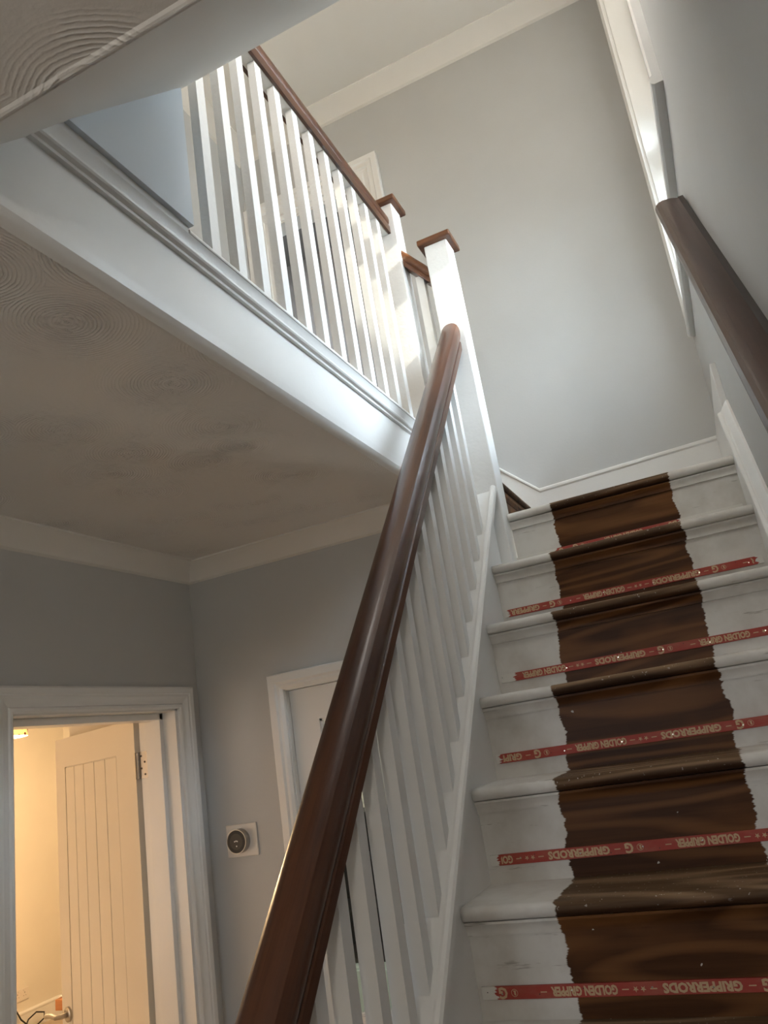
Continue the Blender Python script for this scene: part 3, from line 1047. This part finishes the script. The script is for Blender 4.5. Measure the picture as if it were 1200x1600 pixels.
def circ(ro, ri, n=20):
    vs = [(r_ * math.cos(2 * math.pi * i / n), r_ * math.sin(2 * math.pi * i / n)) for r_ in (ro, ri) for i in range(n)]
    return vs, [(i, (i + 1) % n, n + (i + 1) % n, n + i) for i in range(n)]


# one repeat of the print, offsets along the reading direction from the big G
PATTERN = [(0.0, T_G), (0.024, DASH), (0.105, T_RODS), (0.186, DASH), (0.204, star(0)), (0.217, star(0)), (0.235, DASH), (0.309, T_GOLD), (0.384, DASH), (0.440, circ(0.0065, 0.0056)), (0.440, T_R)]
PER = 0.462
RODS = [(1, 0.10, -0.425, -0.040, "topmost gripper rod, a thin red sliver showing below the landing edge"),
        (2, -0.440, -0.575, 0.128, "second gripper rod from the top, red with cream print and white painted tips"),
        (3, -0.157, -0.545, 0.20, "third gripper rod from the top, its left tip ragged with white paint"),
        (4, -0.482, -0.578, 0.20, "fourth gripper rod from the top, its red print starting close to the painted left tip"),
        (5, -0.287, -0.568, 0.20, "fifth gripper rod from the top, second lowest in view"),
        (6, -0.545, -0.560, 0.20, "lowest gripper rod in view, its left tip thick with white paint")]
for i, gx, pl, pr_, lab in RODS:
    yn, zt = nose(i - 1)
    yr = yn + 0.028
    zc = nose(i)[1] + (0.038 if i == 1 else 0.0475)
    x0, x1 = -0.588, 0.146
    rd = thing("gripper_rod", (-0.22, yr - 0.006, zc), lab, "gripper rod", "carpet gripper rods")
    mb = MB().box(x0, x1, yr - 0.0062, yr - 0.0003, zc - 0.011, zc + 0.011)
    # slight bow and slope so no two rods sit alike
    rr = random.Random(i * 7)
    til = rr.uniform(-0.002, 0.002)
    put("strip", mb, rod_mat("red_rod_paint_%d" % i, pl, pr_), rd, bevel=0.0008)
    vs, fs = [], []
    s0 = gx + 2 * PER
    for rep in range(5):
        for off, (pv, pf) in PATTERN:
            cx = s0 - rep * PER - off
            hw = max(abs(v[0]) for v in pv)
            lo_x, hi_x = max(pl, x0) + 0.004, min(pr_, x1) - 0.004
            if cx - hw < lo_x or cx + hw > hi_x:
                # keep only the letters that lie wholly on the red
                keep = [f for f in pf if all(lo_x < cx - pv[j][0] < hi_x for j in f)]
            else:
                keep = pf
            if not keep:
                continue
            base = len(vs)
            vs += [(cx - px, yr - 0.0068, zc - py) for px, py in pv]
            fs += [tuple(base + j for j in f) for f in keep]
    if fs:
        m_ = MB().add(vs, fs)
        put("lettering", m_, M_LETTER, rd)["kind"] = "stuff"
    mb = MB()
    for j in range(6):
        nx = x0 + 0.06 + j * 0.125 + rr.uniform(-0.02, 0.02)
        mb.cyl((nx, yr - 0.0062, zc + rr.uniform(-0.003, 0.003)), 'y', 0.0017, -0.0014, 0.0, 8)
    put("nail", mb, M_NAIL, rd)["kind"] = "stuff"
    mb = MB()
    for j in range(9):
        nx = x0 + 0.03 + j * 0.08 + rr.uniform(-0.03, 0.03)
        mb.cyl((nx, yr - 0.0062, zc + rr.uniform(-0.006, 0.006)), 'y', 0.0011, -0.0003, 0.0, 6)
    put("pin_hole", mb, M_BLACK, rd)["kind"] = "stuff"

# ------------------------------------------------------------------ thermostat
th = thing("thermostat", (-1.758, YE, 1.479), "round dark thermostat dial on a square white plate, on the grey wall", "thermostat")
put("back_plate", MB().box(-1.824, -1.692, YE - 0.008, YE, 1.424, 1.535), M_PLATE, th, bevel=0.003)
cx, cz = -1.763, 1.479
put("dial_ring", MB().ring((cx, YE - 0.008, cz), 'y', 0.041, 0.0388, -0.028, 0.0), M_STEEL, th, smooth=True, label="brushed steel dial ring")
put("dial_face", MB().cyl((cx, YE - 0.008, cz), 'y', 0.0386, -0.0285, -0.001, 36), M_BLACK, th, label="black glass dial face")
fc = put("dial_display", MB().cyl((cx, YE - 0.008, cz), 'y', 0.027, -0.0290, -0.0283, 36), M_DGREY, th, label="dark grey round display")
mb = MB()
for a, b, s_ in ((-0.006, 0.001, 0.0032), (0.0, 0.0025, 0.0032), (0.0055, 0.001, 0.0030), (0.001, -0.015, 0.003)):
    mb.cyl((cx + a, YE - 0.008, cz + b), 'y', s_ * 0.8, -0.0294, -0.0289, 10)
put("display_mark", mb, M_MARK, fc)["kind"] = "stuff"

# ------------------------------------------------------------------ dining room seen through the open door
RX, RYE = -5.87, 5.66
mb = MB().box(RX - 0.1, RX, 0.3, RYE + 0.1, 0, 2.5).box(RX, XL - 0.17, RYE, RYE + 0.1, 0, 2.5).box(RX - 0.1, XL - 0.17, 0.2, 0.3, 0, 2.5).box(-5.42, -2.70, 5.45, RYE, 0, 2.5)
struct(put("wall_dining_room", mb, M_CREAM), "cream wall of the room beyond the open door, lit warm", "wall")
struct(put("wall_dining_side", MB().box(-2.70, -2.625, 2.70, RYE + 0.1, 0, 2.5).box(-2.70, XL - 0.13, 2.64, 2.70, 0, 2.5).box(XL - 0.20, XL - 0.171, YE + 0.02, 2.64, 0, 2.5), M_CREAM), "side wall of the room beyond the open door", "wall")
struct(put("ceiling_dining_room", MB().box(RX - 0.1, XL - 0.17, 0.2, RYE + 0.1, 2.5, 2.56), M_CEIL), "ceiling of the room beyond the open door", "ceiling")
o = sroot("baseboard_left", (RX, 4, 0), "white skirting along the cream wall beyond the open door", "skirting")
put("board", MB().box(RX, RX + 0.018, 0.3, RYE, 0, 0.125), M_WHITE, o)
put("moulding", MB().sweep([(0, 0), (0.012, 0), (0.022, -0.012), (0.022, -0.022), (0.018, -0.028), (0, -0.028)], (RX, 0.3, 0.15), (RX, RYE, 0.15), (1, 0, 0), (0, 0, 1)), M_WHITE, o, smooth=True)
lamp("dining_room_bulb", 'POINT', (-4.41, 3.72, 2.12), 92, (1.0, 0.66, 0.34), 0.06)
lamp("dining_room_fill_light", 'POINT', (-4.2, 1.3, 2.0), 11, (1.0, 0.50, 0.17), 0.08)  # assumed warm source, added to light the open door leaf, no fitting there
lamp("dining_room_added_daylight", 'AREA', (-4.0, 0.4, 1.2), 7, (1.0, 0.86, 0.72), 1.6, (math.radians(90), 0, 0), False, 1.2)  # added area light for assumed daylight, no window is built here

LX, LY = -4.41, 3.72
sh = thing("pendant_lampshade", (LX, LY, 2.1), "cream drum lampshade with dark flower print hanging beyond the open door", "lampshade")
put("shade", MB().ring((LX, LY, 0), 'z', 0.17, 0.166, 2.15, 2.36, 40), M_SHADE, sh, smooth=True)
put("cord", MB().cyl((LX, LY, 0), 'z', 0.004, 2.33, 2.5, 8), M_PLATE, sh)
put("lamp_holder", MB().cyl((LX, LY, 0), 'z', 0.02, 2.28, 2.34, 12).box(LX - 0.167, LX + 0.167, LY - 0.003, LY + 0.003, 2.340, 2.346), M_PLATE, sh)

SY = 5.10
so_ = thing("power_socket", (RX, SY + 0.05, 0.27), "white double power socket low on the cream wall beyond the open door", "socket")
put("plate", MB().box(RX, RX + 0.009, SY - 0.035, SY + 0.111, 0.225, 0.311), M_PLATE, so_, bevel=0.002)
mb = MB()
for cy_ in (SY + 0.003, SY + 0.073):
    mb.box(RX + 0.009, RX + 0.0096, cy_ - 0.003, cy_ + 0.003, 0.275, 0.283)
    mb.box(RX + 0.009, RX + 0.0096, cy_ - 0.014, cy_ - 0.008, 0.255, 0.259)
    mb.box(RX + 0.009, RX + 0.0096, cy_ + 0.008, cy_ + 0.014, 0.255, 0.259)
put("socket_hole", mb, M_DGREY, so_)["kind"] = "stuff"
for cy_ in (SY + 0.012, SY + 0.064):
    put("switch", MB().box(RX + 0.009, RX + 0.013, cy_ - 0.006, cy_ + 0.006, 0.291, 0.303), M_PLATE, so_, bevel=0.001)

# low bench, cables and a wire basket at its end
tb = thing("low_table", (-4.9, 5.0, 0), "end of a low pine table showing beside the open plank door", "table")
put("table_top", MB().box(-5.098, -4.70, 4.765, 5.35, 0.262, 0.335), M_TABLE, tb, bevel=0.004)
for lx_, ly_ in ((-5.005, 4.81), (-4.75, 4.81), (-5.005, 5.30), (-4.75, 5.30)):
    put("leg", MB().box(lx_ - 0.025, lx_ + 0.025, ly_ - 0.025, ly_ + 0.025, 0, 0.262), M_PLATE, tb, bevel=0.003, label="off white square leg")
tag(put("power_cable", MB().tube([(-5.855, 5.02, 0.25), (-5.82, 5.04, 0.20), (-5.80, 5.08, 0.11), (-5.79, 5.14, 0.05), (-5.77, 5.20, 0.03), (-5.76, 5.27, 0.06), (-5.77, 5.28, 0.10), (-5.79, 5.22, 0.12), (-5.80, 5.15, 0.09), (-5.80, 5.10, 0.02), (-5.79, 5.05, 0.005), (-5.75, 5.0, 0.005)], 0.006, 8), M_BLACK, None, smooth=True, origin=(-5.79, 5.1, 0)),
    "black power cable looping down below the double socket", "cable")
tag(put("white_cable", MB().tube([(-5.09, 4.80, 0.343), (-5.06, 4.83, 0.346), (-5.04, 4.85, 0.358), (-5.005, 4.86, 0.385), (-4.965, 4.87, 0.425), (-4.92, 4.90, 0.46), (-4.86, 4.95, 0.44), (-4.82, 5.0, 0.36), (-4.80, 5.03, 0.343)], 0.008, 8), M_PLATE, None, smooth=True, origin=(-5.0, 4.86, 0.34)),
    "white cable arching over the end of the low pine table", "cable")

# ------------------------------------------------------------------ kitchen glimpsed through the glazed door
mb = MB().box(-2.62, -0.64, 4.40, 4.5, 0, 2.36).box(-0.72, -0.66, YE + 0.1, 4.4, 0, 2.36).box(-2.62, -2.56, 2.70, 4.4, 0, 2.36)
struct(put("wall_kitchen", mb, M_CREAM), "cream kitchen wall behind the glazed door", "wall")
struct(put("ceiling_kitchen", MB().box(-2.56, -0.72, YE + 0.1, 4.4, 2.3, 2.36), M_CEIL), "kitchen ceiling behind the glazed door", "ceiling")
ku = thing("shelf_unit", (-2.1, 4.2, 0), "dark shelf unit on a pale cupboard, glimpsed through the glazed door", "shelves")
put("cupboard", MB().box(-2.55, -1.65, 4.02, 4.39, 0, 0.66), M_CUP, ku, bevel=0.004)
put("cupboard_door", MB().box(-2.54, -2.11, 4.00, 4.019, 0.08, 0.64), M_CUP, ku, bevel=0.003)
put("cupboard_door", MB().box(-2.09, -1.66, 4.00, 4.019, 0.08, 0.64), M_CUP, ku, bevel=0.003)
put("back_panel", MB().box(-2.55, -1.65, 4.36, 4.39, 0.66, 1.40), M_BLACK, ku)
put("side_panel", MB().box(-2.55, -2.52, 4.06, 4.36, 0.66, 1.40), M_BLACK, ku)
put("side_panel", MB().box(-1.68, -1.65, 4.06, 4.36, 0.66, 1.40), M_BLACK, ku)
for zz in (0.66, 0.90, 1.14, 1.38):
    put("shelf", MB().box(-2.52, -1.68, 4.06, 4.36, zz, zz + 0.02), M_BLACK, ku)
rr = random.Random(5)
CUPS = [("white cup on the lowest dark shelf", 0.6802, -1.90, M_PLATE), ("red tin on the middle dark shelf", 0.9202, -1.96, M_RED), ("pale cup beside the red tin on the dark shelf", 0.9202, -2.12, M_CUP), ("white jar on the lowest dark shelf, set to the side of the cup", 0.6802, -2.15, M_PLATE)]
for lab, zz, xx, mm in CUPS:
    mb = MB().cyl((xx, 4.14, 0), 'z', 0.035, zz, zz + 0.09, 16, 0.04)
    tag(put("cup" if "cup" in lab else "jar" if "jar" in lab else "tin", mb, mm, None, smooth=True, origin=(xx, 4.14, zz)), lab, "cup" if "cup" in lab else "jar" if "jar" in lab else "tin")
